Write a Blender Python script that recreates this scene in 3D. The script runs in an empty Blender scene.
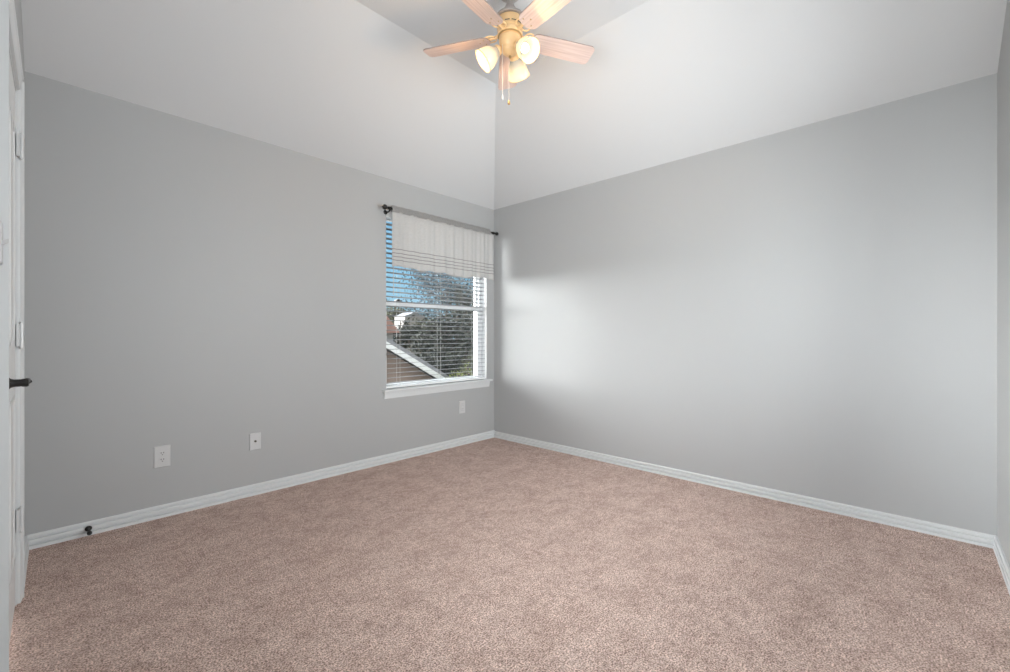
import bpy, bmesh, math, random
from mathutils import Vector, Matrix
PI = math.pi
random.seed(7)
S = bpy.context.scene
COL = S.collection

# ------------------------------------------------------------------ camera
CAM = Vector((-3.376, -3.320, 1.096))
HEAD = math.radians(43.1)
FWD = Vector((math.cos(HEAD), math.sin(HEAD), 0))
RGT = Vector((math.sin(HEAD), -math.cos(HEAD), 0))
cd = bpy.data.cameras.new('camera'); cam = bpy.data.objects.new('camera', cd); COL.objects.link(cam)
cam.location = CAM
cam.rotation_euler = (PI/2, 0, HEAD - PI/2)
cd.sensor_width = 36.0; cd.lens = 440.5/1010*36
cd.shift_y = -0.001
cd.clip_start = 0.02; cd.clip_end = 500
S.camera = cam

# ------------------------------------------------------------------ view, world, sun
S.view_settings.view_transform = 'Standard'
S.view_settings.look = 'None'
S.view_settings.gamma = 1.0
S.view_settings.use_curve_mapping = False
S.view_settings.exposure = 0.05

W = bpy.data.worlds.new('sky'); S.world = W; W.use_nodes = True
nt = W.node_tree; nt.nodes.clear()
wo = nt.nodes.new('ShaderNodeOutputWorld'); bg = nt.nodes.new('ShaderNodeBackground')
tc = nt.nodes.new('ShaderNodeTexCoord'); sx = nt.nodes.new('ShaderNodeSeparateXYZ')
rp = nt.nodes.new('ShaderNodeValToRGB')
e = rp.color_ramp.elements
e[0].position = 0.0; e[0].color = (0.50, 0.70, 0.82, 1)
e[1].position = 1.0; e[1].color = (0.12, 0.32, 0.60, 1)
m_ = e.new(0.12); m_.color = (0.33, 0.62, 0.82, 1)
m2_ = e.new(0.35); m2_.color = (0.20, 0.46, 0.72, 1)
nt.links.new(tc.outputs['Generated'], sx.inputs[0])
nt.links.new(sx.outputs['Z'], rp.inputs[0])
hz = nt.nodes.new('ShaderNodeMapRange'); hz.inputs[1].default_value = 0.25; hz.inputs[2].default_value = -0.6
hz.interpolation_type = 'SMOOTHSTEP'
nt.links.new(sx.outputs['Y'], hz.inputs[0])
wm = nt.nodes.new('ShaderNodeMix'); wm.data_type = 'RGBA'; wm.inputs[7].default_value = (1.35, 1.32, 1.27, 1)   # bright haze round the sun's side, to the south
nt.links.new(hz.outputs[0], wm.inputs[0]); nt.links.new(rp.outputs[0], wm.inputs[6])
nt.links.new(wm.outputs[2], bg.inputs[0])
bg.inputs[1].default_value = 1.0
nt.links.new(bg.outputs[0], wo.inputs[0])

SUN_E = 46.0
sd = bpy.data.lights.new('sun', 'SUN'); sd.energy = SUN_E; sd.angle = math.radians(80); sd.color = (1.0, 0.965, 0.93)
so = bpy.data.objects.new('sun', sd); COL.objects.link(so)
az = math.radians(33.5); el = math.radians(1)
sdir = Vector((math.sin(az)*math.cos(el), -math.cos(az)*math.cos(el), -math.sin(el)))
so.rotation_euler = sdir.to_track_quat('-Z', 'Y').to_euler()
so.location = (-6, 10, 6)

LAMP_W = 4.0        # each of the three bulbs of the fan
LAMP_COL = (1.0, 0.60, 0.25)
# added fill light outside the added west window, beside and behind the camera
dl = bpy.data.lights.new('west_fill_light', 'AREA'); dl.shape = 'RECTANGLE'; dl.size = 1.75; dl.size_y = 1.5; dl.energy = 66; dl.color = (1.0, 0.99, 0.985)
do = bpy.data.objects.new('west_fill_light', dl); COL.objects.link(do)
# second added fill light, outside the added south window behind the camera
dm = bpy.data.lights.new('south_fill_light', 'AREA'); dm.shape = 'RECTANGLE'; dm.size = 1.85; dm.size_y = 1.5; dm.energy = 76; dm.color = (1.0, 0.99, 0.985)
dq = bpy.data.objects.new('south_fill_light', dm); COL.objects.link(dq)
dq.location = (-1.45, -3.62 - 0.34, 1.42); dq.rotation_euler = (PI/2, 0, 0)

# ------------------------------------------------------------------ materials
MATS = {}
def mat(name, col, rough=0.6, spec=0.5, metal=0.0, noise=None, bump=None, emit=None):
    if name in MATS: return MATS[name]
    m = bpy.data.materials.new(name); m.use_nodes = True
    n = m.node_tree.nodes; l = m.node_tree.links
    b = n['Principled BSDF']
    b.inputs['Base Color'].default_value = (*col, 1)
    b.inputs['Roughness'].default_value = rough
    b.inputs['Metallic'].default_value = metal
    b.inputs['Specular IOR Level'].default_value = spec
    tcn = n.new('ShaderNodeTexCoord')
    if noise:
        sc, amt = noise
        nz = n.new('ShaderNodeTexNoise'); nz.inputs['Scale'].default_value = sc; nz.inputs['Detail'].default_value = 4
        l.new(tcn.outputs['Object'], nz.inputs['Vector'])
        mx = n.new('ShaderNodeMix'); mx.data_type = 'RGBA'
        mx.inputs[6].default_value = (*[c*(1-amt) for c in col], 1)
        mx.inputs[7].default_value = (*[min(1, c*(1+amt)) for c in col], 1)
        l.new(nz.outputs['Fac'], mx.inputs[0]); l.new(mx.outputs[2], b.inputs['Base Color'])
    if bump:
        sc, st, dist = bump
        nb = n.new('ShaderNodeTexNoise'); nb.inputs['Scale'].default_value = sc; nb.inputs['Detail'].default_value = 3
        l.new(tcn.outputs['Object'], nb.inputs['Vector'])
        bp = n.new('ShaderNodeBump'); bp.inputs['Strength'].default_value = st; bp.inputs['Distance'].default_value = dist
        l.new(nb.outputs['Fac'], bp.inputs['Height']); l.new(bp.outputs[0], b.inputs['Normal'])
    if emit:
        b.inputs['Emission Color'].default_value = (*emit[0], 1); b.inputs['Emission Strength'].default_value = emit[1]
    MATS[name] = m
    return m

WALL = mat('grey wall paint', (0.40, 0.405, 0.41), 0.5, 0.5, noise=(1.3, 0.02), bump=(160, 0.12, 0.002))
CEIL = mat('ceiling paint', (0.645, 0.65, 0.66), 0.8, 0.2, noise=(1.1, 0.015), bump=(120, 0.10, 0.002))
TRIM = mat('white gloss trim paint', (0.66, 0.675, 0.685), 0.35, 0.5, noise=(3, 0.01))
DOORM = mat('white door paint', (0.70, 0.705, 0.71), 0.4, 0.5, noise=(3, 0.01))
PLAST = mat('white plastic', (0.57, 0.57, 0.575), 0.35, 0.5, noise=(6, 0.01))
DARKH = mat('dark slot', (0.03, 0.03, 0.03), 0.5, noise=(6, 0.05))
BRONZE = mat('oil rubbed bronze', (0.018, 0.016, 0.015), 0.38, 0.5, 0.35, noise=(30, 0.2))
STEEL = mat('brushed nickel', (0.6, 0.6, 0.6), 0.35, 0.5, 0.9, noise=(20, 0.05))
HINGEM = mat('painted hinge', (0.62, 0.63, 0.64), 0.35, 0.5, 0.2, noise=(20, 0.04))
VINYL = mat('white vinyl window', (0.80, 0.81, 0.82), 0.4, noise=(5, 0.01))
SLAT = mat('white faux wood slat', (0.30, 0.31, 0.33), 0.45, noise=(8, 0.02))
CORD = mat('blind cord', (0.6, 0.6, 0.58), 0.8, noise=(50, 0.05))
CREAM = mat('cream enamel', (0.80, 0.54, 0.28), 0.35, 0.5, noise=(9, 0.03))
CANO = mat('antique white enamel', (0.40, 0.36, 0.34), 0.4, 0.5, noise=(9, 0.03))
BRASSY = mat('antique brass', (0.45, 0.32, 0.16), 0.35, 0.5, 0.7, noise=(20, 0.1))
EDGE = mat('blade edge band', (0.30, 0.24, 0.22), 0.5, noise=(20, 0.1))

def blade_mat():
    m = bpy.data.materials.new('whitewashed oak blade'); m.use_nodes = True
    n = m.node_tree.nodes; l = m.node_tree.links; b = n['Principled BSDF']
    t = n.new('ShaderNodeTexCoord'); mp = n.new('ShaderNodeMapping'); mp.inputs['Scale'].default_value = (1.2, 30, 1)
    nz = n.new('ShaderNodeTexNoise'); nz.inputs['Scale'].default_value = 3.0; nz.inputs['Detail'].default_value = 6
    r = n.new('ShaderNodeValToRGB')
    r.color_ramp.elements[0].position = 0.35; r.color_ramp.elements[0].color = (0.54, 0.41, 0.37, 1)
    r.color_ramp.elements[1].position = 0.65; r.color_ramp.elements[1].color = (0.68, 0.55, 0.51, 1)
    l.new(t.outputs['Object'], mp.inputs[0]); l.new(mp.outputs[0], nz.inputs['Vector'])
    l.new(nz.outputs['Fac'], r.inputs[0]); l.new(r.outputs[0], b.inputs['Base Color'])
    b.inputs['Roughness'].default_value = 0.5
    return m
BLADE = blade_mat()

def carpet_mat():
    m = bpy.data.materials.new('beige cut pile carpet'); m.use_nodes = True
    n = m.node_tree.nodes; l = m.node_tree.links; b = n['Principled BSDF']
    t = n.new('ShaderNodeTexCoord')
    def nz(sc, det, rough=0.6, mp=None):
        x = n.new('ShaderNodeTexNoise'); x.inputs['Scale'].default_value = sc; x.inputs['Detail'].default_value = det
        x.inputs['Roughness'].default_value = rough
        if mp: l.new(mp.outputs[0], x.inputs['Vector'])
        else: l.new(t.outputs['Object'], x.inputs['Vector'])
        return x
    big = nz(7.5, 8, 0.78); mid = nz(38, 5, 0.75); fine = nz(170, 3, 0.7)
    def ramp(src, a, b_, c0, c1):
        r = n.new('ShaderNodeValToRGB')
        r.color_ramp.elements[0].position = a; r.color_ramp.elements[0].color = (*c0, 1)
        r.color_ramp.elements[1].position = b_; r.color_ramp.elements[1].color = (*c1, 1)
        l.new(src.outputs['Fac'], r.inputs[0]); return r
    r1 = ramp(fine, 0.39, 0.60, (0.26, 0.18, 0.155), (0.99, 0.785, 0.70))
    r2 = ramp(mid, 0.34, 0.55, (0.68, 0.645, 0.63), (1, 1, 1))
    r3 = ramp(big, 0.40, 0.58, (0.79, 0.76, 0.75), (1, 1, 1))
    def mul(a, c):
        x = n.new('ShaderNodeMix'); x.data_type = 'RGBA'; x.blend_type = 'MULTIPLY'; x.inputs[0].default_value = 1
        l.new(a, x.inputs[6]); l.new(c, x.inputs[7]); return x.outputs[2]
    c = mul(mul(r1.outputs[0], r2.outputs[0]), r3.outputs[0])
    l.new(c, b.inputs['Base Color'])
    b.inputs['Roughness'].default_value = 0.95; b.inputs['Specular IOR Level'].default_value = 0.1
    ad = n.new('ShaderNodeMath'); ad.operation = 'ADD'
    l.new(fine.outputs['Fac'], ad.inputs[0]); l.new(mid.outputs['Fac'], ad.inputs[1])
    bp = n.new('ShaderNodeBump'); bp.inputs['Strength'].default_value = 0.6; bp.inputs['Distance'].default_value = 0.012
    l.new(ad.outputs[0], bp.inputs['Height']); l.new(bp.outputs[0], b.inputs['Normal'])
    return m
CARPET = carpet_mat()

def glass_mat():
    m = bpy.data.materials.new('window glass'); m.use_nodes = True
    n = m.node_tree.nodes; l = m.node_tree.links; n.clear()
    o = n.new('ShaderNodeOutputMaterial'); mx = n.new('ShaderNodeMixShader')
    tr = n.new('ShaderNodeBsdfTransparent'); tr.inputs[0].default_value = (0.95, 0.98, 0.99, 1)
    g = n.new('ShaderNodeBsdfGlossy'); g.inputs['Roughness'].default_value = 0.02
    f = n.new('ShaderNodeFresnel'); f.inputs[0].default_value = 1.3
    l.new(f.outputs[0], mx.inputs[0]); l.new(tr.outputs[0], mx.inputs[1]); l.new(g.outputs[0], mx.inputs[2])
    l.new(mx.outputs[0], o.inputs[0]); return m
GLASS = glass_mat()

def shade_mat():
    m = bpy.data.materials.new('frosted lamp glass'); m.use_nodes = True
    n = m.node_tree.nodes; l = m.node_tree.links; n.clear()
    o = n.new('ShaderNodeOutputMaterial'); mx = n.new('ShaderNodeMixShader'); mx.inputs[0].default_value = 0.80
    tr = n.new('ShaderNodeBsdfTransparent'); tr.inputs[0].default_value = (1, 0.96, 0.9, 1)
    t2 = n.new('ShaderNodeBsdfTranslucent'); t2.inputs[0].default_value = (0.38, 0.41, 0.44, 1)
    d = n.new('ShaderNodeBsdfDiffuse'); d.inputs[0].default_value = (0.32, 0.36, 0.40, 1)
    a = n.new('ShaderNodeMixShader'); a.inputs[0].default_value = 0.5
    l.new(t2.outputs[0], a.inputs[1]); l.new(d.outputs[0], a.inputs[2])
    l.new(tr.outputs[0], mx.inputs[1]); l.new(a.outputs[0], mx.inputs[2])
    l.new(mx.outputs[0], o.inputs[0]); return m
SHADE = shade_mat()
def bulb_mat():
    m = bpy.data.materials.new('lit bulb'); m.use_nodes = True
    n = m.node_tree.nodes; l = m.node_tree.links; n.clear()
    o = n.new('ShaderNodeOutputMaterial'); e = n.new('ShaderNodeEmission')
    e.inputs[0].default_value = (1, 0.86, 0.62, 1); e.inputs[1].default_value = 4
    l.new(e.outputs[0], o.inputs[0]); return m
BULB = bulb_mat()

def fabric_mat(name, stripes):
    m = bpy.data.materials.new(name); m.use_nodes = True
    n = m.node_tree.nodes; l = m.node_tree.links; n.clear()
    o = n.new('ShaderNodeOutputMaterial'); t = n.new('ShaderNodeTexCoord')
    base = (0.60, 0.595, 0.59) if stripes else (0.36, 0.355, 0.35)
    w = n.new('ShaderNodeTexNoise'); w.inputs['Scale'].default_value = 60; w.inputs['Detail'].default_value = 4
    mp = n.new('ShaderNodeMapping'); mp.inputs['Scale'].default_value = (1, 1, 4)
    l.new(t.outputs['Object'], mp.inputs[0]); l.new(mp.outputs[0], w.inputs['Vector'])
    mx = n.new('ShaderNodeMix'); mx.data_type = 'RGBA'
    mx.inputs[6].default_value = (*[c*0.78 for c in base], 1); mx.inputs[7].default_value = (*[c*1.12 for c in base], 1)
    l.new(w.outputs['Fac'], mx.inputs[0]); col = mx.outputs[2]
    if stripes:
        sp = n.new('ShaderNodeSeparateXYZ'); l.new(t.outputs['Object'], sp.inputs[0])
        last = None
        for z in stripes:
            s = n.new('ShaderNodeMath'); s.operation = 'COMPARE'; s.inputs[1].default_value = z; s.inputs[2].default_value = 0.0035
            l.new(sp.outputs['Z'], s.inputs[0])
            if last is None: last = s.outputs[0]
            else:
                a = n.new('ShaderNodeMath'); a.operation = 'MAXIMUM'; l.new(last, a.inputs[0]); l.new(s.outputs[0], a.inputs[1]); last = a.outputs[0]
        m3 = n.new('ShaderNodeMix'); m3.data_type = 'RGBA'; m3.inputs[7].default_value = (0.29, 0.28, 0.28, 1)
        l.new(last, m3.inputs[0]); l.new(col, m3.inputs[6]); col = m3.outputs[2]
    d = n.new('ShaderNodeBsdfDiffuse'); tl = n.new('ShaderNodeBsdfTranslucent'); ms = n.new('ShaderNodeMixShader'); ms.inputs[0].default_value = 0.22
    l.new(col, d.inputs[0]); l.new(col, tl.inputs[0]); l.new(d.outputs[0], ms.inputs[1]); l.new(tl.outputs[0], ms.inputs[2])
    l.new(ms.outputs[0], o.inputs[0]); return m

# ------------------------------------------------------------------ geometry helpers
def bm_box(bm, x0, x1, y0, y1, z0, z1, M=None):
    c = [(x, y, z) for x in (x0, x1) for y in (y0, y1) for z in (z0, z1)]
    v = [bm.verts.new(M @ Vector(p) if M else p) for p in c]
    for f in ((0,1,3,2), (4,6,7,5), (0,4,5,1), (2,3,7,6), (0,2,6,4), (1,5,7,3)):
        bm.faces.new([v[i] for i in f])
    return v

def bm_prism(bm, pts, a, b, fn):
    """pts: 2-D outline; extruded between a and b; fn(u, v, w) -> 3-D point"""
    A = [bm.verts.new(fn(u, v, a)) for u, v in pts]; B = [bm.verts.new(fn(u, v, b)) for u, v in pts]
    n = len(pts)
    bm.faces.new(A); bm.faces.new(B[::-1])
    for i in range(n):
        bm.faces.new([A[i], B[i], B[(i+1) % n], A[(i+1) % n]][::-1])

def bm_lathe(bm, prof, seg=32, M=None):
    """prof: (r, z) list"""
    rings = []
    for r, z in prof:
        if r < 1e-6:
            p = Vector((0, 0, z)); rings.append([bm.verts.new(M @ p if M else p)])
        else:
            ring = []
            for i in range(seg):
                a = 2*PI*i/seg; p = Vector((r*math.cos(a), r*math.sin(a), z))
                ring.append(bm.verts.new(M @ p if M else p))
            rings.append(ring)
    for a, b in zip(rings[:-1], rings[1:]):
        for i in range(seg):
            j = (i+1) % seg
            if len(a) == 1 and len(b) == 1: continue
            if len(a) == 1: bm.faces.new([a[0], b[i], b[j]])
            elif len(b) == 1: bm.faces.new([a[i], a[j], b[0]])
            else: bm.faces.new([a[i], a[j], b[j], b[i]])

def bm_tube(bm, pts, r, seg=10):
    pts = [Vector(p) for p in pts]; rings = []
    rr = r if isinstance(r, (list, tuple)) else [r]*len(pts)
    for k, p in enumerate(pts):
        d = (pts[min(k+1, len(pts)-1)] - pts[max(k-1, 0)]).normalized()
        up = Vector((0, 0, 1)) if abs(d.z) < 0.9 else Vector((1, 0, 0))
        a = d.cross(up).normalized(); b = d.cross(a)
        rings.append([bm.verts.new(p + rr[k]*(math.cos(2*PI*i/seg)*a + math.sin(2*PI*i/seg)*b)) for i in range(seg)])
    for A, B in zip(rings[:-1], rings[1:]):
        for i in range(seg):
            bm.faces.new([A[i], A[(i+1) % seg], B[(i+1) % seg], B[i]])
    bm.faces.new(rings[0]); bm.faces.new(rings[-1][::-1])

def obj(name, bm, m, parent=None, smooth=False, bevel=0, loc=None):
    bmesh.ops.recalc_face_normals(bm, faces=bm.faces)
    me = bpy.data.meshes.new(name); bm.to_mesh(me); bm.free()
    for mm in (m if isinstance(m, list) else [m]): me.materials.append(mm)
    o = bpy.data.objects.new(name, me); COL.objects.link(o)
    if smooth:
        for p in me.polygons: p.use_smooth = True
        me.set_sharp_from_angle(angle=math.radians(40))
    if bevel:
        b = o.modifiers.new('bevel', 'BEVEL'); b.width = bevel; b.segments = 2; b.limit_method = 'ANGLE'
    if loc: o.location = loc
    if parent: o.parent = parent
    return o
def empty(name, loc=(0, 0, 0), rz=0):
    o = bpy.data.objects.new(name, None); COL.objects.link(o); o.location = loc; o.rotation_euler = (0, 0, rz)
    o.empty_display_size = 0.1
    return o
def tag(o, label, cat, group=None, kind=None):
    o['label'] = label; o['category'] = cat
    if group: o['group'] = group
    if kind: o['kind'] = kind
    return o
def struct(o, label, cat):
    o['kind'] = 'structure'; o['label'] = label; o['category'] = cat; return o
def copy_tree(o, parent=None):
    c = o.copy(); COL.objects.link(c)
    c.parent = parent
    for ch in list(o.children): copy_tree(ch, c)
    return c
BM = bmesh.new

# ------------------------------------------------------------------ room shell
HW, HC, SL = 2.44, 2.985, 1.004          # wall height, flat ceiling height, run of the slopes
YS = -3.62                              # south wall plane
T = 0.14
# west wall runs from the north wall past the camera, a touch off square
UA = HEAD + math.atan2(450, 440.5)
U = Vector((math.cos(UA), math.sin(UA), 0)); N = Vector((U.y, -U.x, 0))
DW = 0.108
WM = Matrix(((U.x, N.x, 0, CAM.x - DW*N.x), (U.y, N.y, 0, CAM.y - DW*N.y), (0, 0, 1, 0), (0, 0, 0, 1)))  # local: x along wall northward, y into room, z up
def west_x(y):                          # x of the west wall's face at y
    s = (y - (CAM.y - DW*N.y))/U.y
    return CAM.x - DW*N.x + U.x*s
S_N = (0 - (CAM.y - DW*N.y))/U.y        # local x of north corner
S_S = (YS - (CAM.y - DW*N.y))/U.y

# window opening in the north wall
WX0, WX1, WZ0, WZ1 = -1.318, -0.114, 0.610, 2.165
xw = west_x(0) - T
bm = BM()
for (a, b, c, d) in ((xw, WX0, 0, HW), (WX1, T, 0, HW), (WX0, WX1, 0, WZ0), (WX0, WX1, WZ1, HW)):
    bm_box(bm, a, b, 0, T, c, d)
bmesh.ops.remove_doubles(bm, verts=bm.verts, dist=1e-5)
struct(obj('wall_north', bm, WALL), 'grey painted wall with the window in its right end', 'wall')
bm = BM(); bm_box(bm, 0, T, YS - T, 0, 0, HW)
struct(obj('wall_east', bm, WALL), 'plain grey wall on the right with a bright glow beside the window', 'wall')
# west wall (door opening) with the raised end under the slope
DS0, DS1, DZ = 1.905, 2.675, 2.095      # door opening along the wall, its height
bm = BM()
prof = lambda s0, s1, z0, z1: bm_box(bm, s0, s1, -T, 0, z0, z1, WM)
OS0, OS1, OZ0, OZ1 = -.25, 1.50, .70, 2.25
prof(S_S - T, OS0, 0, HW); prof(OS1, DS0, 0, HW); prof(OS0, OS1, 0, OZ0); prof(OS0, OS1, OZ1, HW); prof(DS1, S_N + T, 0, HW); prof(DS0, DS1, DZ, HW)
sflat = (-SL - (CAM.y - DW*N.y))/U.y
bm_prism(bm, [(S_S - T, HW), (S_N, HW), (sflat, HC + .05), (S_S - T, HC + .05)], -T, 0, lambda u, v, w: WM @ Vector((u, w, v)))
bmesh.ops.remove_doubles(bm, verts=bm.verts, dist=1e-5)
struct(obj('wall_west', bm, WALL), 'wall at the left edge holding the white door', 'wall')
do.location = WM @ Vector((.62, -.34, 1.42)); do.rotation_euler = (PI/2, 0, UA + PI)
bm = BM()
OX0, OX1 = -2.40, -0.50
for (a, b, c, d) in ((west_x(YS) - T, OX0, 0, HW), (OX1, 0, 0, HW), (OX0, OX1, OZ1, HW), (OX0, OX1, 0, OZ0)):
    bm_box(bm, a, b, YS - T, YS, c, d)
bm_prism(bm, [(west_x(YS) - T, HW), (0, HW), (-SL, HC + .05), (west_x(YS) - T, HC + .05)], YS - T, YS, lambda u, v, w: Vector((u, w, v)))
bmesh.ops.remove_doubles(bm, verts=bm.verts, dist=1e-5)
struct(obj('wall_south', bm, WALL), 'pale wall seen edge-on at the right edge', 'wall')
bm = BM()
for a, b, c, d in ((OS0, OS0+.05, OZ0, OZ1), (OS1-.05, OS1, OZ0, OZ1), ((OS0+OS1)/2-.03, (OS0+OS1)/2+.03, OZ0+.05, OZ1-.05), (OS0+.05, OS1-.05, OZ0, OZ0+.05), (OS0+.05, OS1-.05, OZ1-.05, OZ1)):
    bm_box(bm, a, b, -.12, -.05, c, d, WM)
w2 = obj('added_window_west', bm, VINYL, bevel=.002)  # unseen window added so the west fill light can enter
struct(w2, 'added unseen window in the door wall behind the camera, for fill light', 'window')
bm = BM(); bm_box(bm, OS0+.05, OS1-.05, -.09, -.085, OZ0+.05, OZ1-.05, WM)
obj('pane', bm, GLASS, w2)
bm = BM()
for a, b, c, d in ((OX0, OX0+.05, OZ0, OZ1), (OX1-.05, OX1, OZ0, OZ1), ((OX0+OX1)/2-.03, (OX0+OX1)/2+.03, OZ0+.05, OZ1-.05), (OX0+.05, OX1-.05, OZ0, OZ0+.05), (OX0+.05, OX1-.05, OZ1-.05, OZ1)):
    bm_box(bm, a, b, YS - .12, YS - .05, c, d)
w3 = obj('added_window_south', bm, VINYL, bevel=.002)  # unseen window added to let in the south fill light
struct(w3, 'added unseen wide window in the wall behind the camera, for fill light', 'window')
bm = BM(); bm_box(bm, OX0+.05, OX1-.05, YS - .09, YS - .085, OZ0+.05, OZ1-.05)
obj('pane', bm, GLASS, w3)
# floor
bm = BM(); bm_box(bm, xw - .1, T, YS - T, T, -0.06, 0)
struct(obj('floor', bm, CARPET), 'beige pink cut pile carpet', 'carpet')
# ceiling: two slopes rising from the north and east walls to a flat middle
bm = BM()
x0 = west_x(YS) - T; y0 = YS - T; th = 0.06
def slab(pts):
    A = [bm.verts.new(p) for p in pts]; B = [bm.verts.new((p[0], p[1], p[2] + th)) for p in pts]
    bm.faces.new(A); bm.faces.new(B[::-1])
    for i in range(len(A)): bm.faces.new([A[i], B[i], B[(i+1) % len(A)], A[(i+1) % len(A)]][::-1])
xn = xw
slab([(xn, 0, HW), (0, 0, HW), (-SL, -SL, HC), (xn, -SL, HC)])
slab([(0, 0, HW), (0, y0, HW), (-SL, y0, HC), (-SL, -SL, HC)])
slab([(xn, -SL, HC), (-SL, -SL, HC), (-SL, y0, HC), (xn, y0, HC)])
struct(obj('ceiling', bm, CEIL), 'white hipped ceiling with a flat middle panel', 'ceiling')
# baseboards: stepped profile (depth from wall, height)
BP = [(0, 0), (.016, 0), (.016, .014), (.014, .0165), (.001, .018), (.001, .027), (.0125, .0285), (.014, .033), (.014, .044), (.0125, .0475), (.001, .049), (.001, .057), (.011, .0585), (.0115, .068), (.008, .074), (0, .074)]
BPE = [(a, b*.88) for a, b in BP]
bm = BM(); bm_prism(bm, BP, west_x(0) - .0, 0, lambda u, v, w: Vector((w, -u, v)))
struct(obj('baseboard_north', bm, TRIM), 'white ridged baseboard under the window wall', 'baseboard')
bm = BM(); bm_prism(bm, BPE, YS, 0, lambda u, v, w: Vector((-u, w, v)))
struct(obj('baseboard_east', bm, TRIM), 'white ridged baseboard along the right wall', 'baseboard')
bm = BM(); bm_prism(bm, BPE, west_x(YS), 0, lambda u, v, w: Vector((w, YS + u, v)))
struct(obj('baseboard_south', bm, TRIM), 'white baseboard at the right edge running toward the camera', 'baseboard')
bm = BM()
bm_prism(bm, BP, DS1 + .058, S_N, lambda u, v, w: WM @ Vector((w, u, v)))
bm_prism(bm, BP, S_S, DS0 - .058, lambda u, v, w: WM @ Vector((w, u, v)))
struct(obj('baseboard_west', bm, TRIM), 'white baseboard either side of the white door', 'baseboard')

# door in the west wall, its casing
bm = BM()
CW, CT = 0.057, 0.018
def casing(bm, M, s0, s1, z1):
    P = [(0, 0), (CW, 0), (CW, CT), (CW - .008, CT), (CW - .014, CT - .004), (.012, CT - .007), (.006, CT - .007), (0, CT - .010)]
    bm_prism(bm, [(-p[0], p[1]) for p in P], 0, z1 + CW, lambda u, v, w: M @ Vector((s0 + u, v, w)))
    bm_prism(bm, P, 0, z1 + CW, lambda u, v, w: M @ Vector((s1 + u, v, w)))
    bm_prism(bm, P, s0, s1, lambda u, v, w: M @ Vector((w, v, z1 + u)))
casing(bm, WM, DS0, DS1, DZ)
struct(obj('trim_1', bm, TRIM), 'white casing around the door at the left edge', 'door casing')
bm = BM()
for (a, b, c, d) in ((DS0, DS0 + .012, 0, DZ), (DS1 - .012, DS1, 0, DZ), (DS0, DS1, DZ - .012, DZ)):
    bm_box(bm, a, b, -T + .002, -.0005, c, d, WM)
struct(obj('trim_2', bm, TRIM), 'white jamb lining the door opening at the left edge', 'door jamb')

door = obj('door_1', (lambda: (lambda b: (bm_box(b, DS0 + .015, DS1 - .015, -.040, -.004, .012, DZ - .015, WM), b)[1])(BM()))(), DOORM, bevel=.001)
struct(door, 'white panelled door seen almost edge-on at the left', 'door')
# raised panel mouldings of the door
bm = BM()
for (z0, z1) in ((.22, .86), (1.06, 1.90)):
    for (a, b) in ((DS0 + .11, (DS0+DS1)/2 - .04), ((DS0+DS1)/2 + .04, DS1 - .11)):
        for (p, q, r, s) in ((a, b, z0, z0 + .015), (a, b, z1 - .015, z1), (a, a + .015, z0, z1), (b - .015, b, z0, z1)):
            bm_box(bm, p, q, -.005, -.001, r, s, WM)
obj('panel_moulding', bm, DOORM, door)
for hz in (.345, 1.095, 1.865):
    bm = BM()
    M = WM @ Matrix.Translation((DS1 - .008, .0125, hz))
    bm_lathe(bm, [(0, -.056), (.004, -.054), (.0045, -.049), (.0068, -.048), (.0068, -.018), (.0060, -.0172), (.0068, -.0165), (.0068, .0165), (.0060, .0172), (.0068, .018), (.0068, .048), (.0045, .049), (.004, .054), (0, .056)], 14, M)
    h = obj('door_hinge', bm, HINGEM, door, smooth=True)
    bm = BM(); bm_box(bm, -.022, .010, -.0135, -.0045, -.045, .045, M)
    obj('hinge_leaf', bm, HINGEM, h)
    bm = BM()
    for q in (-.030, 0, .030):
        bm_box(bm, -.002, .012, -.006, .0072, q - .0012, q + .0012, M)
# lever handle
KS, KZ = DS0 + .075, .951
bm = BM()
M = WM @ Matrix.Translation((KS, -.004, KZ)) @ Matrix.Rotation(-PI/2, 4, 'X')      # local z -> into the room
bm_lathe(bm, [(0, 0), (.031, 0), (.031, .004), (.027, .008), (.020, .014), (.0135, .020), (.0115, .026), (.0112, .040), (.0125, .045), (.0130, .052), (.0110, .056), (0, .057)], 28, M)
hd = obj('door_handle', bm, BRONZE, door, smooth=True)
bm = BM()
R = lambda s, d, z: WM @ Vector((KS + s, d*.86 - .004, KZ + z))
bm_tube(bm, [R(0, .056, 0), R(.02, .058, .001), (R(.045, .060, .004)), R(.070, .058, .003), R(.090, .056, -.003), R(.102, .060, -.007), R(.108, .066, -.004)],
        [.010, .009, .0075, .007, .0065, .006, .005], 12)
obj('lever', bm, BRONZE, hd, smooth=True)

# light switch on the west wall beside the casing
sw = empty('light_switch', WM @ Vector((DS0 - CW - .040, 0, 1.345)), UA)
tag(sw, 'white toggle light switch at the far left edge beside the door casing', 'light switch')
def plate_bm(w, h, t):
    bm = BM()
    v = bm_box(bm, -w/2, w/2, 0, t, -h/2, h/2)
    for q in v:
        if q.co.y > t/2: q.co.x *= .92; q.co.z *= .95
    return bm
def mirror_y(bm):
    for v in bm.verts: v.co.y *= -1
    return bm
obj('wall_plate', mirror_y(plate_bm(.072, .116, .008)), PLAST, sw, bevel=.001)
bm = BM(); bm_box(bm, -.005, .005, -.020, -.007, -.006, .006)
for v in bm.verts:
    if v.co.y < -.01: v.co.z += .008
obj('toggle', bm, PLAST, sw, bevel=.001)

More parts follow.
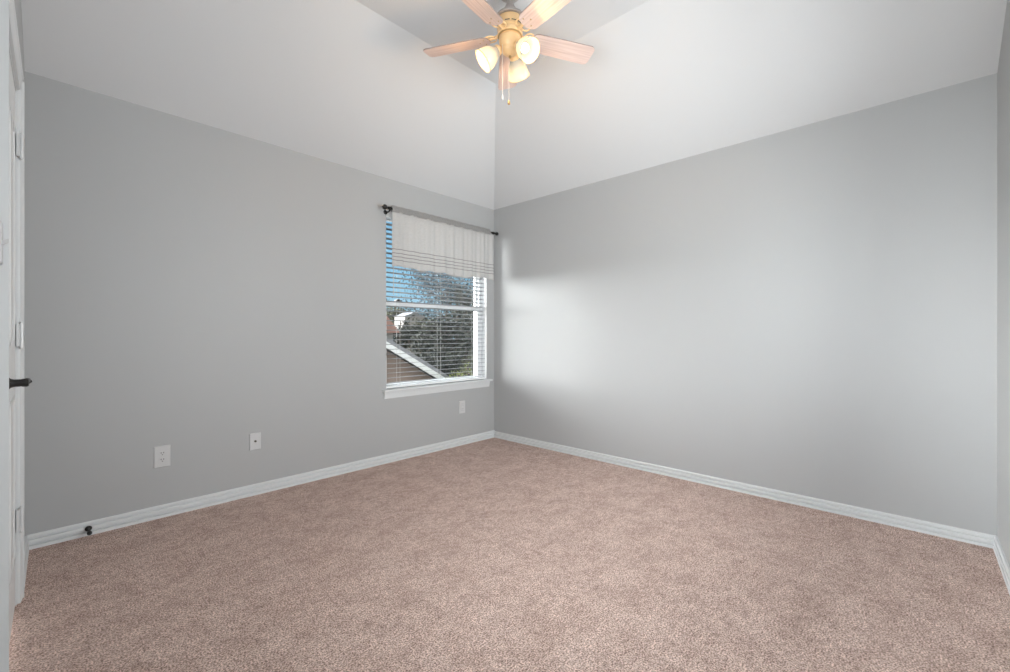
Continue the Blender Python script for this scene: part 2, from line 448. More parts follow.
# ------------------------------------------------------------------ window
YF = 0.075
bm = BM()
F = 0.036
def frame(bm, x0, x1, z0, z1, w, ya, yb):
    bm_box(bm, x0, x0 + w, ya, yb, z0, z1); bm_box(bm, x1 - w, x1, ya, yb, z0, z1)
    bm_box(bm, x0 + w, x1 - w, ya, yb, z0, z0 + w); bm_box(bm, x0 + w, x1 - w, ya, yb, z1 - w, z1)
frame(bm, WX0 + .001, WX1 - .001, WZ0 + .001, WZ1 - .001, F, YF, T + .02)
win = obj('window_1', bm, VINYL, bevel=.002)
struct(win, 'white single-hung window in the grey wall by the corner', 'window')
ZM = 1.375
bm = BM(); frame(bm, WX0 + F, WX1 - F, WZ0 + F, ZM + .02, .018, YF + .005, YF + .032); bm_box(bm, WX0 + F + .018, WX1 - F - .018, YF + .006, YF + .031, ZM - .018, ZM + .003)
ls = obj('lower_sash', bm, VINYL, win, bevel=.002)
bm = BM(); frame(bm, WX0 + F, WX1 - F, ZM - .02, WZ1 - F, .018, YF + .034, YF + .060)
us = obj('upper_sash', bm, VINYL, win, bevel=.002)
bm = BM(); bm_box(bm, WX0 + F, WX1 - F, YF + .016, YF + .020, WZ0 + F + .015, ZM - .01)
obj('pane', bm, GLASS, ls)
bm = BM(); bm_box(bm, WX0 + F, WX1 - F, YF + .045, YF + .049, ZM - .005, WZ1 - F - .01)
obj('pane', bm, GLASS, us)
bm = BM(); bm_box(bm, -1.17, -1.12, YF - .002, YF + .03, ZM + .02, ZM + .034); bm_box(bm, -1.155, -1.135, YF - .006, YF + .02, ZM + .033, ZM + .043)
obj('sash_lock', bm, BRONZE, ls, bevel=.002)
# drywall returns in white
bm = BM()
bm_box(bm, WX0, WX0 + .0008, .0005, T, WZ0, WZ1); bm_box(bm, WX1 - .0008, WX1, .0005, T, WZ0, WZ1)
bm_box(bm, WX0, WX1, .0005, T, WZ1 - .0008, WZ1)
obj('reveal', bm, VINYL, win)
# stool and apron
bm = BM()
P = [(.075, 0), (-.040, 0), (-.045, .004), (-.045, .016), (-.040, .020), (.075, .020)]
bm_box(bm, WX0 + .0012, WX1 - .0012, -.0004, .0745, WZ0, WZ0 + .0200)
bm_prism(bm, [(-.0005, 0), (-.040, 0), (-.045, .004), (-.045, .016), (-.040, .020), (-.0005, .020)], WX0 - .04, WX1 + .05, lambda u, v, w: Vector((w, u, WZ0 + v)))
P2 = [(-.0005, -.060), (-.009, -.060), (-.011, -.050), (-.016, -.030), (-.019, -.010), (-.019, -.0005), (-.0005, -.0005)]
bm_prism(bm, P2, WX0 - .022, WX1 + .032, lambda u, v, w: Vector((w, u, WZ0 + v)))
struct(obj('trim_3', bm, TRIM, bevel=.001), 'white window stool and apron below the window', 'window sill')

# blind
bl = empty('window_blind', ((WX0+WX1)/2, .040, WZ0 + .02))
tag(bl, 'white horizontal slat blind inside the window, slats open', 'blind')
bw = (WX1 - WX0)/2 - .008
HB = WZ1 - WZ0 - .02
bm = BM(); bm_box(bm, -bw, bw, -.026, .026, HB - .045, HB - .002)
bm_box(bm, -bw - .002, bw + .002, -.031, -.0265, HB - .058, HB - .002)
obj('headrail', bm, VINYL, bl, bevel=.002)
bm = BM()
ns = 34; z = .048; pitch = (HB - .045 - .048 - .02)/ns
tilt = math.radians(-5)
zs = []
for i in range(ns):
    zz = z + pitch*i; zs.append(zz)
    prev = None
    cols = []
    for k in range(5):
        t = -1 + k*.5
        y = t*.0245; h = .0022*(1 - t*t)
        yy = y*math.cos(tilt) - h*math.sin(tilt); hh = y*math.sin(tilt) + h*math.cos(tilt)
        cols.append((yy, hh))
    top = [(a, b + .0011) for a, b in cols]; bot = [(a, b - .0011) for a, b in cols]
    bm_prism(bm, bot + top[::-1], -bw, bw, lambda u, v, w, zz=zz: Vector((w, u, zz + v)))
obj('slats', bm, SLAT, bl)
bm = BM(); bm_box(bm, -bw, bw, -.025, .025, .004, .022)
obj('bottom_rail', bm, VINYL, bl, bevel=.003)
for cx in (-bw + .14, 0, bw - .14):
    bm = BM()
    for yy in (-.0262, .0262):
        bm_tube(bm, [(cx, yy, .02), (cx, yy, HB - .045)], .0011, 6)
    obj('ladder_cord', bm, CORD, bl)
bm = BM(); bm_tube(bm, [(-bw + .07, -.034, HB - .05), (-bw + .07, -.034, HB - .72)], .0035, 8)
obj('tilt_wand', bm, mat('clear wand', (.55, .57, .6), .2, noise=(9, .02)), bl, smooth=True)

# curtain rod
ZR = 2.165; YR = -.075
rod = empty('curtain_rod', ((WX0+WX1)/2, YR, ZR))
tag(rod, 'thin dark bronze curtain rod with ball finials over the window', 'curtain rod')
xr0 = -1.322 - (WX0+WX1)/2; xr1 = -.060 - (WX0+WX1)/2
bm = BM(); bm_tube(bm, [(xr0 - .02, 0, 0), (xr1, 0, 0)], .008, 14); obj('rod', bm, BRONZE, rod, smooth=True)
def finial(x, s, big):
    bm = BM(); M = Matrix.Translation((x, 0, 0)) @ Matrix.Rotation(s*PI/2, 4, 'Y')
    k = 1.0 if big else .8
    bm_lathe(bm, [(0, -.004), (.011*k, -.002), (.012*k, .004), (.007*k, .008), (.007*k, .013), (.014*k, .017), (.0215*k, .027), (.0225*k, .036), (.019*k, .046), (.010*k, .054), (.004*k, .057), (.004*k, .062), (0, .064)], 20, M)
    obj('finial', bm, BRONZE, rod, smooth=True)
finial(xr0 - .02, -1, True); finial(xr1 - .012, 1, False)
for x in (xr0 - .004, xr1 - .03):
    bm = BM()
    bm_tube(bm, [(x, -YR - .001, -.02), (x, -YR - .012, -.02), (x, .03, -.026), (x, .012, -.022), (x, 0, -.012)], .0055, 10)
    bm_lathe(bm, [(0, 0), (.019, 0), (.019, .003), (.012, .007), (0, .008)], 18, Matrix.Translation((x, -YR - .001, -.02)) @ Matrix.Rotation(PI/2, 4, 'X'))
    bm_lathe(bm, [(.0085, -.006), (.0135, -.006), (.0135, .006), (.0085, .006), (.0085, -.006)], 18, Matrix.Translation((x, 0, 0)) @ Matrix.Rotation(PI/2, 4, 'Y'))
    obj('bracket', bm, BRONZE, rod, smooth=True)

# valance curtain
cur = empty('valance_curtain', ((WX0+WX1)/2, YR, ZR))
tag(cur, 'short pale grey linen valance with four thin dark stripes near its hem', 'curtain')
CX0, CX1 = xr0 + .010, xr1 - .080
# it hangs a little past the rod's end at the hem, as the photo shows
def cloth(z0, z1, nz, amp, side, gather=1.0):
    bm = BM(); nx = 220; grid = []
    for j in range(nz + 1):
        f = j/nz; z = z0 + (z1 - z0)*f; row = []
        for i in range(nx + 1):
            u = i/nx; x = CX0 + (CX1 + (.045 if z1 < .0 else .045*0) - CX0)*u
            w = 1 - max(0, min(1, (z + .5)/.5))
            a = amp*(0.35 + 0.65*w)
            fold = math.sin(u*2*PI*9 + 1.1*math.sin(u*11))*a + .5*a*math.sin(u*2*PI*21 + 2)
            mid = -.016*math.exp(-((u - .47)/.02)**2)*(0.3 + .7*w)
            sag = .007*w*math.sin(u*2*PI*2.6 + .6) + .007*w*math.sin(u*2*PI*1.3) + .003*w*math.sin(u*2*PI*7)
            row.append(bm.verts.new((x, side + fold + mid, z + sag)))
        grid.append(row)
    for j in range(nz):
        for i in range(nx):
            bm.faces.new([grid[j][i], grid[j][i+1], grid[j+1][i+1], grid[j+1][i]])
    return bm
FAB = fabric_mat('striped pale linen', (-.338, -.372, -.402, -.432)); HEADM = fabric_mat('gathered linen header', None)
c1 = obj('fabric', cloth(-.496, -.022, 24, .0075, -.012), FAB, cur, smooth=True)
s_ = c1.modifiers.new('thick', 'SOLIDIFY'); s_.thickness = .0012
bm = BM(); nx = 220; rings = []
for i in range(nx + 1):
    u = i/nx; x = CX0 + (CX1 - CX0)*u
    k = 1 + .10*math.sin(u*2*PI*38) + .06*math.sin(u*2*PI*67 + 1)
    g = [( -.0125*k, -.028), (-.0150*k, -.014), (-.0155*k, 0), (-.010*k, .012), (-.004, .020), (-.003, .031 + .002*math.sin(u*90)), (.003, .031 + .002*math.sin(u*90)), (.004, .020), (.010*k, .012), (.0155*k, 0), (.0150*k, -.014), (-.0010, -.028)]
    rings.append([bm.verts.new((x, a, b)) for a, b in g])
for A, B in zip(rings[:-1], rings[1:]):
    for i in range(len(A)): bm.faces.new([A[i], A[(i+1) % len(A)], B[(i+1) % len(A)], B[i]])
obj('rod_pocket', bm, HEADM, cur, smooth=True)

# ------------------------------------------------------------------ wall plates and door stop
def outlet(name, x, z, w, h, label, kind, cat):
    r = empty(name, (x, 0, z)); tag(r, label, cat)
    obj('wall_plate', mirror_y(plate_bm(w, h, .0065)), PLAST, r, bevel=.0012)
    if kind == 'duplex':
        for dz in (.0195, -.0195):
            bm = BM()
            pts = [(.0165*math.cos(a), max(-.0125, min(.0125, .0172*math.sin(a)))) for a in [2*PI*i/28 for i in range(28)]]
            bm_prism(bm, pts, -.0064, -.0090, lambda u, v, q: Vector((u, q, v + dz)))
            s = obj('socket', bm, PLAST, r)
            for dx, hh in ((-.0062, .0085), (.0062, .0075)):
                bm = BM()
                bm_box(bm, dx - .0017, dx + .0017, -.0094, -.0086, dz + .003 - hh/2 + .001, dz + .003 + hh/2 + .001)
                obj('slot', bm, DARKH, s)
            bm = BM()
            bm_lathe(bm, [(0, 0), (.0028, 0), (.0028, .0008), (0, .0008)], 12, Matrix.Translation((0, -.0087, dz - .0075)) @ Matrix.Rotation(PI/2, 4, 'X'))
            obj('slot', bm, DARKH, s)
        bm = BM(); bm_lathe(bm, [(0, 0), (.0032, 0), (.0026, .0012), (0, .0014)], 14, Matrix.Translation((0, -.0064, 0)) @ Matrix.Rotation(PI/2, 4, 'X'))
        obj('screw', bm, STEEL, r)
    elif kind == 'coax':
        bm = BM(); M = Matrix.Translation((0, -.0062, .002)) @ Matrix.Rotation(PI/2, 4, 'X')
        bm_lathe(bm, [(0, 0), (.0072, 0), (.0072, .004), (.0048, .004), (.0048, .012), (.0030, .012), (.0030, .006), (0, .006)], 16, M)
        obj('coax_jack', bm, mat('dark brass jack', (.08, .07, .05), .4, .5, .6, noise=(20, .1)), r, smooth=True)
        for dz in (.042, -.042):
            bm = BM(); bm_lathe(bm, [(0, 0), (.0032, 0), (.0026, .0012), (0, .0014)], 14, Matrix.Translation((0, -.0064, dz)) @ Matrix.Rotation(PI/2, 4, 'X'))
            obj('screw', bm, STEEL, r)
    else:
        bm = BM(); frame2 = [(-.0185, -.0155, -.036, .036), (.0155, .0185, -.036, .036), (-.0155, .0155, -.036, -.033), (-.0155, .0155, .033, .036)]
        bm_box(bm, -.0165, .0165, -.0088, -.0064, -.0335, .0335)
        s = obj('socket', bm, PLAST, r, bevel=.0008)
        for dz in (.018, -.018):
            for dx in (-.0062, .0062):
                bm = BM(); bm_box(bm, dx - .001, dx + .001, -.0092, -.0086, dz - .003, dz + .005)
                obj('slot', bm, DARKH, s)
        bm = BM()
        for a, b, c, d in ((-.0185, -.017, -.0355, .0355), (.017, .0185, -.0355, .0355), (-.017, .017, -.0355, -.034), (-.017, .017, .034, .0355)):
            bm_box(bm, a, b, -.0068, -.0062, c, d)
        obj('shadow_gap', bm, mat('gap grey', (.35, .35, .35), .6, noise=(9, .03)), r)
    return r
outlet('wall_outlet', -2.850, .365, .082, .130, 'white duplex electrical outlet low on the left part of the window wall', 'duplex', 'outlet')
outlet('cable_outlet', -2.340, .366, .072, .116, 'white cable plate with a single dark round jack, low on the window wall', 'coax', 'cable outlet')
outlet('wall_outlet', -.456, .377, .080, .125, 'small white rectangular outlet under the window near the corner', 'decora', 'outlet')

ds = empty('door_stop', (-3.174, -.0145, .039))
tag(ds, 'small black spring door stop on the baseboard near the left corner', 'door stop')
bm = BM(); MR = Matrix.Rotation(PI/2, 4, 'X')
bm_lathe(bm, [(0, 0), (.015, 0), (.015, .003), (.010, .007), (.006, .009), (0, .009)], 20, MR)
obj('base', bm, BRONZE, ds, smooth=True)
bm = BM(); pts = []
for i in range(121):
    a = i/120*2*PI*11; pts.append((.0055*math.cos(a), -.008 - .050*i/120, .0055*math.sin(a) - .004*(i/120)**2))
bm_tube(bm, pts, .0012, 6); obj('spring', bm, BRONZE, ds, smooth=True)
bm = BM(); bm_lathe(bm, [(0, .056), (.008, .056), (.0105, .060), (.0105, .072), (.007, .076), (0, .077)], 20, Matrix.Translation((0, 0, -.004)) @ MR)
obj('rubber_tip', bm, mat('black rubber', (.012, .012, .012), .7, noise=(20, .1)), ds, smooth=True)

# ------------------------------------------------------------------ ceiling fan
FD = 2.45
FP = CAM + FWD*FD + RGT*.028
ZB = 2.742
fan = empty('ceiling_fan', (FP.x, FP.y, HC))
tag(fan, 'five-blade ceiling fan with three lit frosted glass lamps', 'ceiling fan')
def zz(z): return z - HC
bm = BM()
bm_lathe(bm, [(0, -.0005), (.052, -.0005), (.054, -.006), (.040, -.014), (.024, -.020), (.014, -.026)], 36)
obj('canopy', bm, CANO, fan, smooth=True)
bm = BM(); bm_lathe(bm, [(.0105, -.018), (.0105, zz(2.94)), (.0, zz(2.94)), (0, -.018)], 20)
obj('downrod', bm, CANO, fan, smooth=True)
bm = BM()
bm_lathe(bm, [(0, zz(2.958)), (.015, zz(2.957)), (.018, zz(2.945)), (.028, zz(2.915)), (.050, zz(2.886)), (.080, zz(2.862)), (.088, zz(2.850)), (.085, zz(2.844)), (0, zz(2.846))], 40)
obj('motor_cover', bm, CANO, fan, smooth=True)
bm = BM()
bm_lathe(bm, [(0, zz(2.847)), (.070, zz(2.847)), (.074, zz(2.840)), (.072, zz(2.832)), (.071, zz(2.800)), (.072, zz(2.792)), (.066, zz(2.787)), (.066, zz(2.780)), (.070, zz(2.774)), (.070, zz(2.758)), (.060, zz(2.752)), (0, zz(2.752))], 40)
mh = obj('motor_housing', bm, CREAM, fan, smooth=True)
bm = BM()
for i in range(12):
    a = 2*PI*i/12
    M = Matrix.Rotation(a, 4, 'Z')
    pts = []
    for s in (-1, 1):
        pass
    bm_box(bm, .066, .0712, -.013, .013, zz(2.801), zz(2.806), M)
obj('vent_slots', bm, DARKH, mh)
# switch housing
bm = BM()
bm_lathe(bm, [(0, zz(2.7525)), (.052, zz(2.7525)), (.060, zz(2.745)), (.062, zz(2.735)), (.060, zz(2.722)), (.058, zz(2.700)), (.050, zz(2.690)), (.046, zz(2.684)), (.046, zz(2.676)), (.040, zz(2.664)), (.026, zz(2.655)), (.010, zz(2.651)), (.006, zz(2.648)), (0, zz(2.648))], 40)
obj('switch_housing', bm, CREAM, fan, smooth=True)
bm = BM(); bm_lathe(bm, [(0, zz(2.6485)), (.006, zz(2.6485)), (.0085, zz(2.643)), (.006, zz(2.636)), (0, zz(2.634))], 16)
obj('finial', bm, BRASSY, fan, smooth=True)
bm = BM(); bm_lathe(bm, [(.0605, zz(2.7570)), (.0665, zz(2.7565)), (.0668, zz(2.7520)), (.0605, zz(2.7515)), (.0605, zz(2.7570))], 40)
obj('trim_ring', bm, BRASSY, fan, smooth=True)

RB = .512
def blade():
    root = obj('blade', BM(), BLADE)       # replaced below
    return root
def blade_bm():
    bm = BM(); r0, r1 = .118, RB
    out = []
    w0, w1 = .057, .063
    n = 10
    # root end rounded, tip corners rounded
    for i in range(n + 1):
        a = PI/2 + PI*i/n
        out.append((r0 + .040 + .040*math.cos(a), w0*math.sin(a)*(1.0)))
    out = [(x, y) for x, y in out]
    tip = []
    rc = .028
    for i in range(7):
        a = -PI/2 + PI/2*i/6; tip.append((r1 - rc + rc*math.cos(a), -w1 + rc + rc*math.sin(a)))
    for i in range(7):
        a = PI/2*i/6; tip.append((r1 - rc + rc*math.cos(a), w1 - rc + rc*math.sin(a)))
    pts = out + [(r0 + .16, -.060)] + tip + [(r0 + .16, .060)]
    bm_prism(bm, pts, -.003, .003, lambda u, v, w: Vector((u, v, w)))
    return bm
bb = blade_bm(); bmesh.ops.recalc_face_normals(bb, faces=bb.faces)
bme = bpy.data.meshes.new('blade'); bb.to_mesh(bme); bb.free(); bme.materials.append(BLADE); bme.materials.append(EDGE)
for p in bme.polygons:
    if abs(p.normal.z) < .5: p.material_index = 1
def iron_bm():
    bm = BM()
    # arm from the motor, a scrolled plate under the blade root
    bm_tube(bm, [(.055, 0, .018), (.085, 0, .010), (.105, 0, .008), (.130, 0, .008)], [.011, .009, .008, .008], 10)
    for s in (-1, 1):
        pts = []
        for i in range(15):
            a = PI + s*PI*1.25*i/14
            pts.append((.112 + .026*math.cos(a)*1.0, s*.020 + .022*math.sin(a)*-1, .006))
        bm_tube(bm, pts, .0042, 8)
    pl = [(.118, -.016), (.140, -.040), (.170, -.036), (.182, -.020), (.190, 0), (.182, .020), (.170, .036), (.140, .040), (.118, .016)]
    bm_prism(bm, pl, .0033, .0075, lambda u, v, w: Vector((u, v, w)))
    return bm
ib = iron_bm(); bmesh.ops.recalc_face_normals(ib, faces=ib.faces)
ime = bpy.data.meshes.new('blade_bracket'); ib.to_mesh(ime); ib.free(); ime.materials.append(CREAM)
sb = BM(); bm_lathe(sb, [(0, 0), (.0042, 0), (.0032, -.002), (0, -.0026)], 10)
bmesh.ops.recalc_face_normals(sb, faces=sb.faces)
sme = bpy.data.meshes.new('screw'); sb.to_mesh(sme); sb.free(); sme.materials.append(BRASSY)
PITCH = math.radians(-14)
for k in range(5):
    az = k*72 - 1.5                             # clockwise from the view direction
    ang = HEAD - math.radians(az)
    b = bpy.data.objects.new('blade', bme); COL.objects.link(b); b.parent = fan
    b.location = (0, 0, zz(ZB) + .012)
    b.rotation_euler = (Matrix.Rotation(ang, 3, 'Z') @ Matrix.Rotation(PITCH, 3, 'X')).to_euler()
    i_ = bpy.data.objects.new('blade_bracket', ime); COL.objects.link(i_); i_.parent = b
    for (x, y) in ((.148, -.028), (.148, .028), (.176, 0)):
        q = bpy.data.objects.new('screw', sme); COL.objects.link(q); q.parent = b; q.location = (x, y, -.0031)

# three lamps
def lamp(az):
    ang = HEAD - math.radians(az)
    til = math.radians(51)
    A = Matrix.Rotation(ang, 4, 'Z') @ Matrix.Translation((.050, 0, zz(2.690))) @ Matrix.Rotation(PI - til, 4, 'Y')  # local z: out and down
    bm = BM()
    bm_lathe(bm, [(0, -.030), (.011, -.030), (.011, .004), (.020, .008), (.027, .014), (.029, .026), (.026, .031), (0, .031)], 26, A)
    f = obj('lamp_holder', bm, CREAM, fan, smooth=True)
    bm = BM()
    pr = [(.024, .024), (.027, .030), (.034, .044), (.046, .062), (.054, .082), (.0575, .104), (.0605, .122), (.0625, .128)]
    inner = [(r - .0028, z) for r, z in pr]
    bm_lathe(bm, pr + inner[::-1] + [pr[0]], 36, A)
    g = obj('lamp_shade', bm, SHADE, f, smooth=True)
    bm = BM()
    bm_lathe(bm, [(.0608, .1265), (.0634, .1275), (.0638, .1300), (.0608, .1305), (.0598, .1285), (.0608, .1265)], 36, A)
    obj('rim', bm, mat('clear glass rim', (.55, .42, .28), .25, noise=(9, .02)), f, smooth=True)
    bm = BM()
    bm_lathe(bm, [(0, .030), (.011, .032), (.013, .044), (.018, .058), (.024, .072), (.025, .084), (.020, .096), (.010, .103), (0, .105)], 24, A)
    obj('bulb', bm, BULB, f, smooth=True)
    ld = bpy.data.lights.new('bulb_light', 'POINT'); ld.energy = LAMP_W; ld.color = LAMP_COL; ld.shadow_soft_size = .04
    lo = bpy.data.objects.new('bulb_light', ld); COL.objects.link(lo)
    lo.parent = fan; lo.location = A @ Vector((0, 0, .130))
for a_ in (22, 136, 264): lamp(a_)
# pull chains
for (dr, df, zb) in ((-.042, -.03, 2.412), (-.006, .050, 2.428)):
    d = RGT*dr + FWD*df
    bm = BM()
    p0 = Vector((d.x, d.y, zz(2.70)))
    bm_tube(bm, [p0, (d.x, d.y, zz(zb))], .0012, 6)
    ch = obj('pull_chain', bm, mat('chain white', (.7, .66, .6), .4, noise=(40, .05)), fan)
    bm = BM(); bm_lathe(bm, [(0, .004), (.003, .002), (.0045, -.006), (.0075, -.018), (.0078, -.022), (.004, -.026), (0, -.027)], 14, Matrix.Translation((d.x, d.y, zz(zb))))
    obj('pull_knob', bm, PLAST if dr < -.02 else BRASSY, ch, smooth=True)

# ------------------------------------------------------------------ outside
def at(px, Yr, py):
    """point seen at photo pixel (px, py) on the plane Yr metres north of the camera"""
    k = (px - 505)/440.5
    X = Yr*(.730 + .683*k)/(.683 - .730*k); dep = .730*X + .683*Yr
    return Vector((CAM.x + X, CAM.y + Yr, CAM.z - (py - 335)/440.5*dep))
GZ = -3.0
GRASS = mat('dry lawn', (.12, .14, .05), .95, .1, noise=(1.2, .35), bump=(30, .5, .03))
bm = BM(); bm_box(bm, -60, 90, T + .5, 140, GZ - .3, GZ)
struct(obj('ground', bm, GRASS), 'lawn outside below the window', 'ground')
BRICK = mat('brown siding', (.29, .22, .19), .85, .2, noise=(2.5, .18), bump=(40, .4, .01))
FASC = mat('white fascia paint', (.85, .85, .86), .6, noise=(4, .02))
SHING = mat('grey shingles', (.27, .27, .29), .9, .2, noise=(14, .3), bump=(30, .5, .02))
PINKR = mat('faded red shingles', (.46, .27, .24), .9, .2, noise=(10, .2), bump=(30, .5, .02))
PALE = mat('pale stucco', (.36, .35, .36), .85, .2, noise=(4, .05))
DGL = mat('dark window', (.05, .06, .08), .15, .5, noise=(4, .1))

def gable_house(name, label, y0, depth, xa, za, xe, ze, wallm, roofm, fasc=.20, over=.35):
    """gable end faces south at y0; apex (xa, za), east eave (xe, ze); symmetric"""
    h = empty(name, (xa, y0, GZ)); tag(h, label, 'house')
    L = lambda x, y, z: Vector((x - xa, y, z - GZ))
    w = xe - xa; sl = (za - ze)/w
    bm = BM()
    bm_prism(bm, [(-w + .3, GZ), (w - .3, GZ), (w - .3, ze + .3*sl - .1), (0, za - .1), (-w + .3, ze + .3*sl - .1)], over, depth, lambda u, v, q: Vector((u, q, v - GZ)))
    obj('wall', bm, wallm, h)
    bm = BM()
    t = .10
    bm_prism(bm, [(-w, ze), (0, za), (w, ze), (w, ze + t), (0, za + t), (-w, ze + t)], 0, depth + over, lambda u, v, q: Vector((u, q, v - GZ)))
    obj('roof', bm, roofm, h)
    bm = BM()
    bm_prism(bm, [(-w, ze - fasc), (0, za - fasc), (w, ze - fasc), (w, ze - .002), (0, za - .002), (-w, ze - .002)], 0, .04, lambda u, v, q: Vector((u, q, v - GZ)))
    obj('fascia', bm, FASC, h)
    return h
# nearest: brown gable, white rake board running down to the right
pA = at(386, 9.0, 341); pB = at(449, 9.0, 380)
sl = (pA.z - pB.z)/(pB.x - pA.x)
xa = pA.x - 1.9; za = pA.z + 1.9*sl; xe = pB.x + .7; ze = pB.z - .7*sl
nh = gable_house('neighbour_house', 'nearest house outside, brown gable wall under a sunlit white rake board', pA.y, 5.0, xa, za, xe, ze, BRICK, SHING, .15)
bm = BM()
frame(bm, -.35, .35, 1.2, 2.3, .06, .31, .349)
f_ = obj('window', bm, FASC, nh)
bm = BM(); bm_box(bm, -.29, .29, .325, .345, 1.26, 2.24); obj('pane', bm, DGL, f_)

# farther: pale house with faded red roof, at the left edge of the window
pC = at(397, 24, 323)
h2 = empty('house', (pC.x - 4, pC.y, GZ)); tag(h2, 'distant pale house with faded red roof at the window left edge', 'house', )
bm = BM(); bm_box(bm, -4, 3.7, 0, 6, 0, pC.z - GZ - .55); obj('wall', bm, PALE, h2)
bm = BM(); zt = pC.z - GZ
bm_prism(bm, [(-4.3, zt - .75), (4.05, zt - .62), (2.6, zt + .95), (-4.3, zt + 1.3)], -.3, -.05, lambda u, v, q: Vector((u, q, v)))
bm_prism(bm, [(-.3, zt - .72), (3, zt + 1.1), (6.3, zt - .72)], -4.3, 2.6, lambda u, v, q: Vector((q, u, v)))
obj('roof', bm, PINKR, h2)
bm = BM(); bm_box(bm, 2.0, 3.0, -.03, .0, zt - 1.9, zt - 1.0); obj('window', bm, DGL, h2)
# white house patch among the trees
pD = at(405, 30, 316); pE = at(424, 30, 327)
h3 = empty('outbuilding', ((pD.x+pE.x)/2, pD.y, GZ)); tag(h3, 'small pale outbuilding wall showing between the trees', 'outbuilding')
hw = (pE.x - pD.x)/2
bm = BM(); bm_box(bm, -hw, hw, 0, 1.5, 0, pD.z - GZ); obj('wall', bm, mat('pale siding', (.36, .33, .32), .8, noise=(5, .04)), h3)
bm = BM(); bm_prism(bm, [(-hw - .1, pD.z - GZ), (0, pD.z - GZ + .35), (hw + .1, pD.z - GZ)], -.1, 1.6, lambda u, v, q: Vector((u, q, v))); obj('roof', bm, SHING, h3)

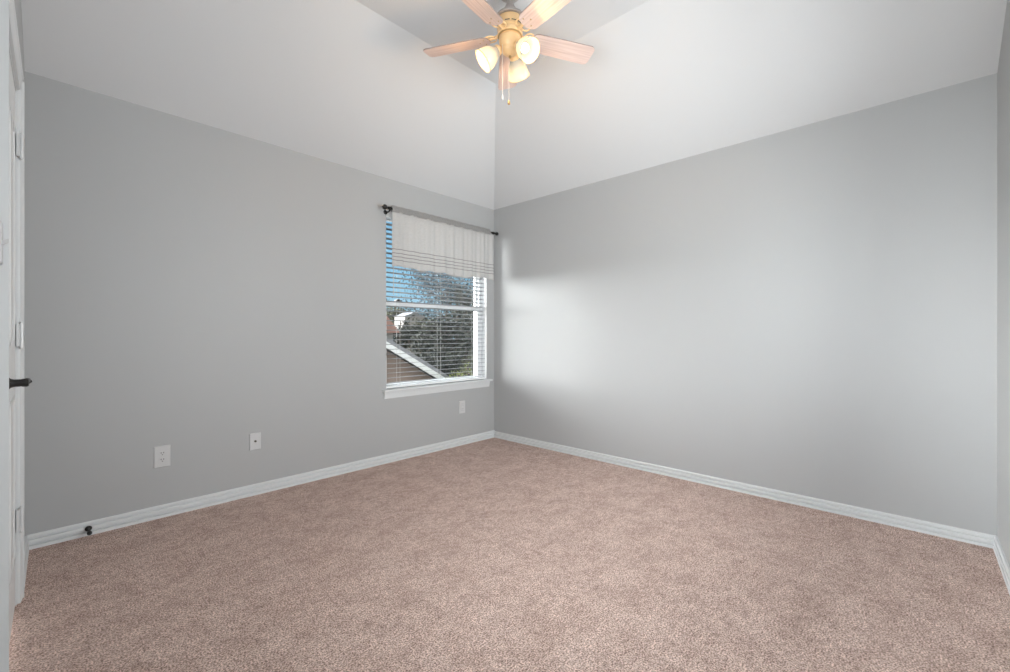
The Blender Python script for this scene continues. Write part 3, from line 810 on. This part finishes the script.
BARK = mat('bark', (.10, .08, .07), .9, .1, noise=(12, .3))
def leafm(name, c): 
    m = mat(name, c, .7, .2, noise=(2.0, .45)); return m
def tree(name, label, base, top, r, nleaf, leafsz, lm, spread=1.0, nbr=26, squash=1.0, seed=1, group=None):
    """trunk with branches; crown made of leaf clumps along the branches"""
    rnd = random.Random(seed)
    t = empty(name, base); tag(t, label, 'tree' if 'shrub' not in name else 'shrub', group)
    H = top - base.z
    cz = H - r*squash
    bm = BM()
    if 'shrub' in name:
        bm_tube(bm, [(0, 0, -.02), (.02, .01, cz*.6), (0, .02, cz)], [.05, .04, .02], 8)
    else:
        bm_tube(bm, [(0, 0, 0), (.05, .03, cz*.5), (0, .05, cz), (.04, 0, H - r*.4)], [.16, .12, .08, .03], 8)
    tips = []
    for i in range(nbr):
        a = rnd.uniform(0, 2*PI); ph = rnd.uniform(-.5, 1.0)
        rr = r*rnd.uniform(.55, 1.0)
        d = Vector((math.cos(a)*math.cos(ph), math.sin(a)*math.cos(ph), math.sin(ph)*squash))
        s = Vector((0, .03, max(.15, cz - r*.5 + rnd.uniform(0, r*.8)))); e_ = Vector((0, 0, cz)) + d*rr
        mid = (s + e_)/2 + Vector((rnd.uniform(-.15, .15), rnd.uniform(-.15, .15), rnd.uniform(-.05, .25)))
        bm_tube(bm, [s, mid, e_], [.05, .03, .012], 5)
        tips += [e_, (mid + e_)/2, mid]
        for _ in range(3):
            e2 = e_ + Vector((rnd.gauss(0, .22*r), rnd.gauss(0, .22*r), rnd.gauss(.05, .2*r)))
            bm_tube(bm, [(mid+e_)/2, (e_+e2)/2 + Vector((0, 0, .05)), e2], [.018, .012, .006], 4)
            tips += [e2, (e2+e_)/2]
    obj('trunk', bm, BARK, t)
    bm = BM()
    for i in range(nleaf):
        c = rnd.choice(tips) + Vector((rnd.gauss(0, .14*r*spread), rnd.gauss(0, .14*r*spread), rnd.gauss(0, .12*r*spread)))
        n_ = Vector((rnd.gauss(0, 1), rnd.gauss(0, 1), rnd.gauss(0, 1))).normalized()
        a = n_.orthogonal().normalized(); b = n_.cross(a); s = leafsz*rnd.uniform(.6, 1.3)
        v = [bm.verts.new(c + a*s), bm.verts.new(c + b*s*.5 + n_*s*.12), bm.verts.new(c - a*s), bm.verts.new(c - b*s*.5 + n_*s*.12)]
        bm.faces.new(v)
    me = bpy.data.meshes.new('foliage'); bm.to_mesh(me); bm.free(); me.materials.append(lm)
    o = bpy.data.objects.new('foliage', me); COL.objects.link(o); o.parent = t
    return t
LD = leafm('dark evergreen leaf', (.042, .045, .036)); LG = leafm('olive leaf', (.10, .10, .065)); LY = leafm('yellow green leaf', (.30, .33, .12)); LB = leafm('grey green leaf', (.09, .11, .13))
G = 'trees beyond the neighbouring house'
def plant(name, label, px, Yr, ytop, r, nleaf, ls, lm, **k):
    p = at(px, Yr, ytop); top = p.z; p.z = GZ
    return tree(name, label, p, top, r, nleaf, ls, lm, **k)
plant('tree', 'dense dark tree filling the right half of the lower window pane', 457, 14.5, 298, 1.9, 9000, .085, LD, nbr=40, squash=1.3, seed=3)
plant('tree', 'tall thin-leaved tree whose branches cross the blue sky', 447, 46, 258, 5.8, 6500, .15, LB, nbr=50, seed=5)
plant('tree', 'dark tree at the right edge of the window beside the frame', 478, 25, 272, 2.4, 7000, .095, LD, nbr=36, squash=1.5, seed=8)
plant('tree', 'olive tree behind the white rake board, left of the dense tree', 431, 21, 318, 1.0, 5000, .07, LG, nbr=36, squash=1.4, seed=11)
plant('tree', 'low green tree above the faded red roof at the left', 396, 37, 305, 1.8, 4500, .10, LG, nbr=30, seed=14)
plant('tree', 'distant dark tree between the red roof and the white wall', 430, 64, 306, 3.8, 6000, .15, LD, nbr=34, squash=1.2, seed=17)
plant('shrub', 'low yellow-green shrub at the bottom right of the window view', 463, 8.4, 369, .38, 900, .035, LY, nbr=20, seed=21)
plant('shrub', 'dark shrub below the dense tree beside the yellow-green shrub', 444, 11.7, 354, .8, 5000, .06, LD, nbr=24, seed=23)
plant('shrub', 'dark shrub at the bottom right corner of the window view', 485, 10.6, 352, 0.8, 5000, .06, LG, nbr=24, seed=27)
plant('shrub', 'dark shrub just above the white rake board in front of the pale outbuilding', 410, 19.5, 328, .6, 3000, .05, LD, nbr=20, seed=31)
plant('tree', 'narrow dark tree between the faded red roof and the pale outbuilding', 400, 27, 316, .75, 5000, .06, LD, nbr=30, squash=2.4, seed=37)
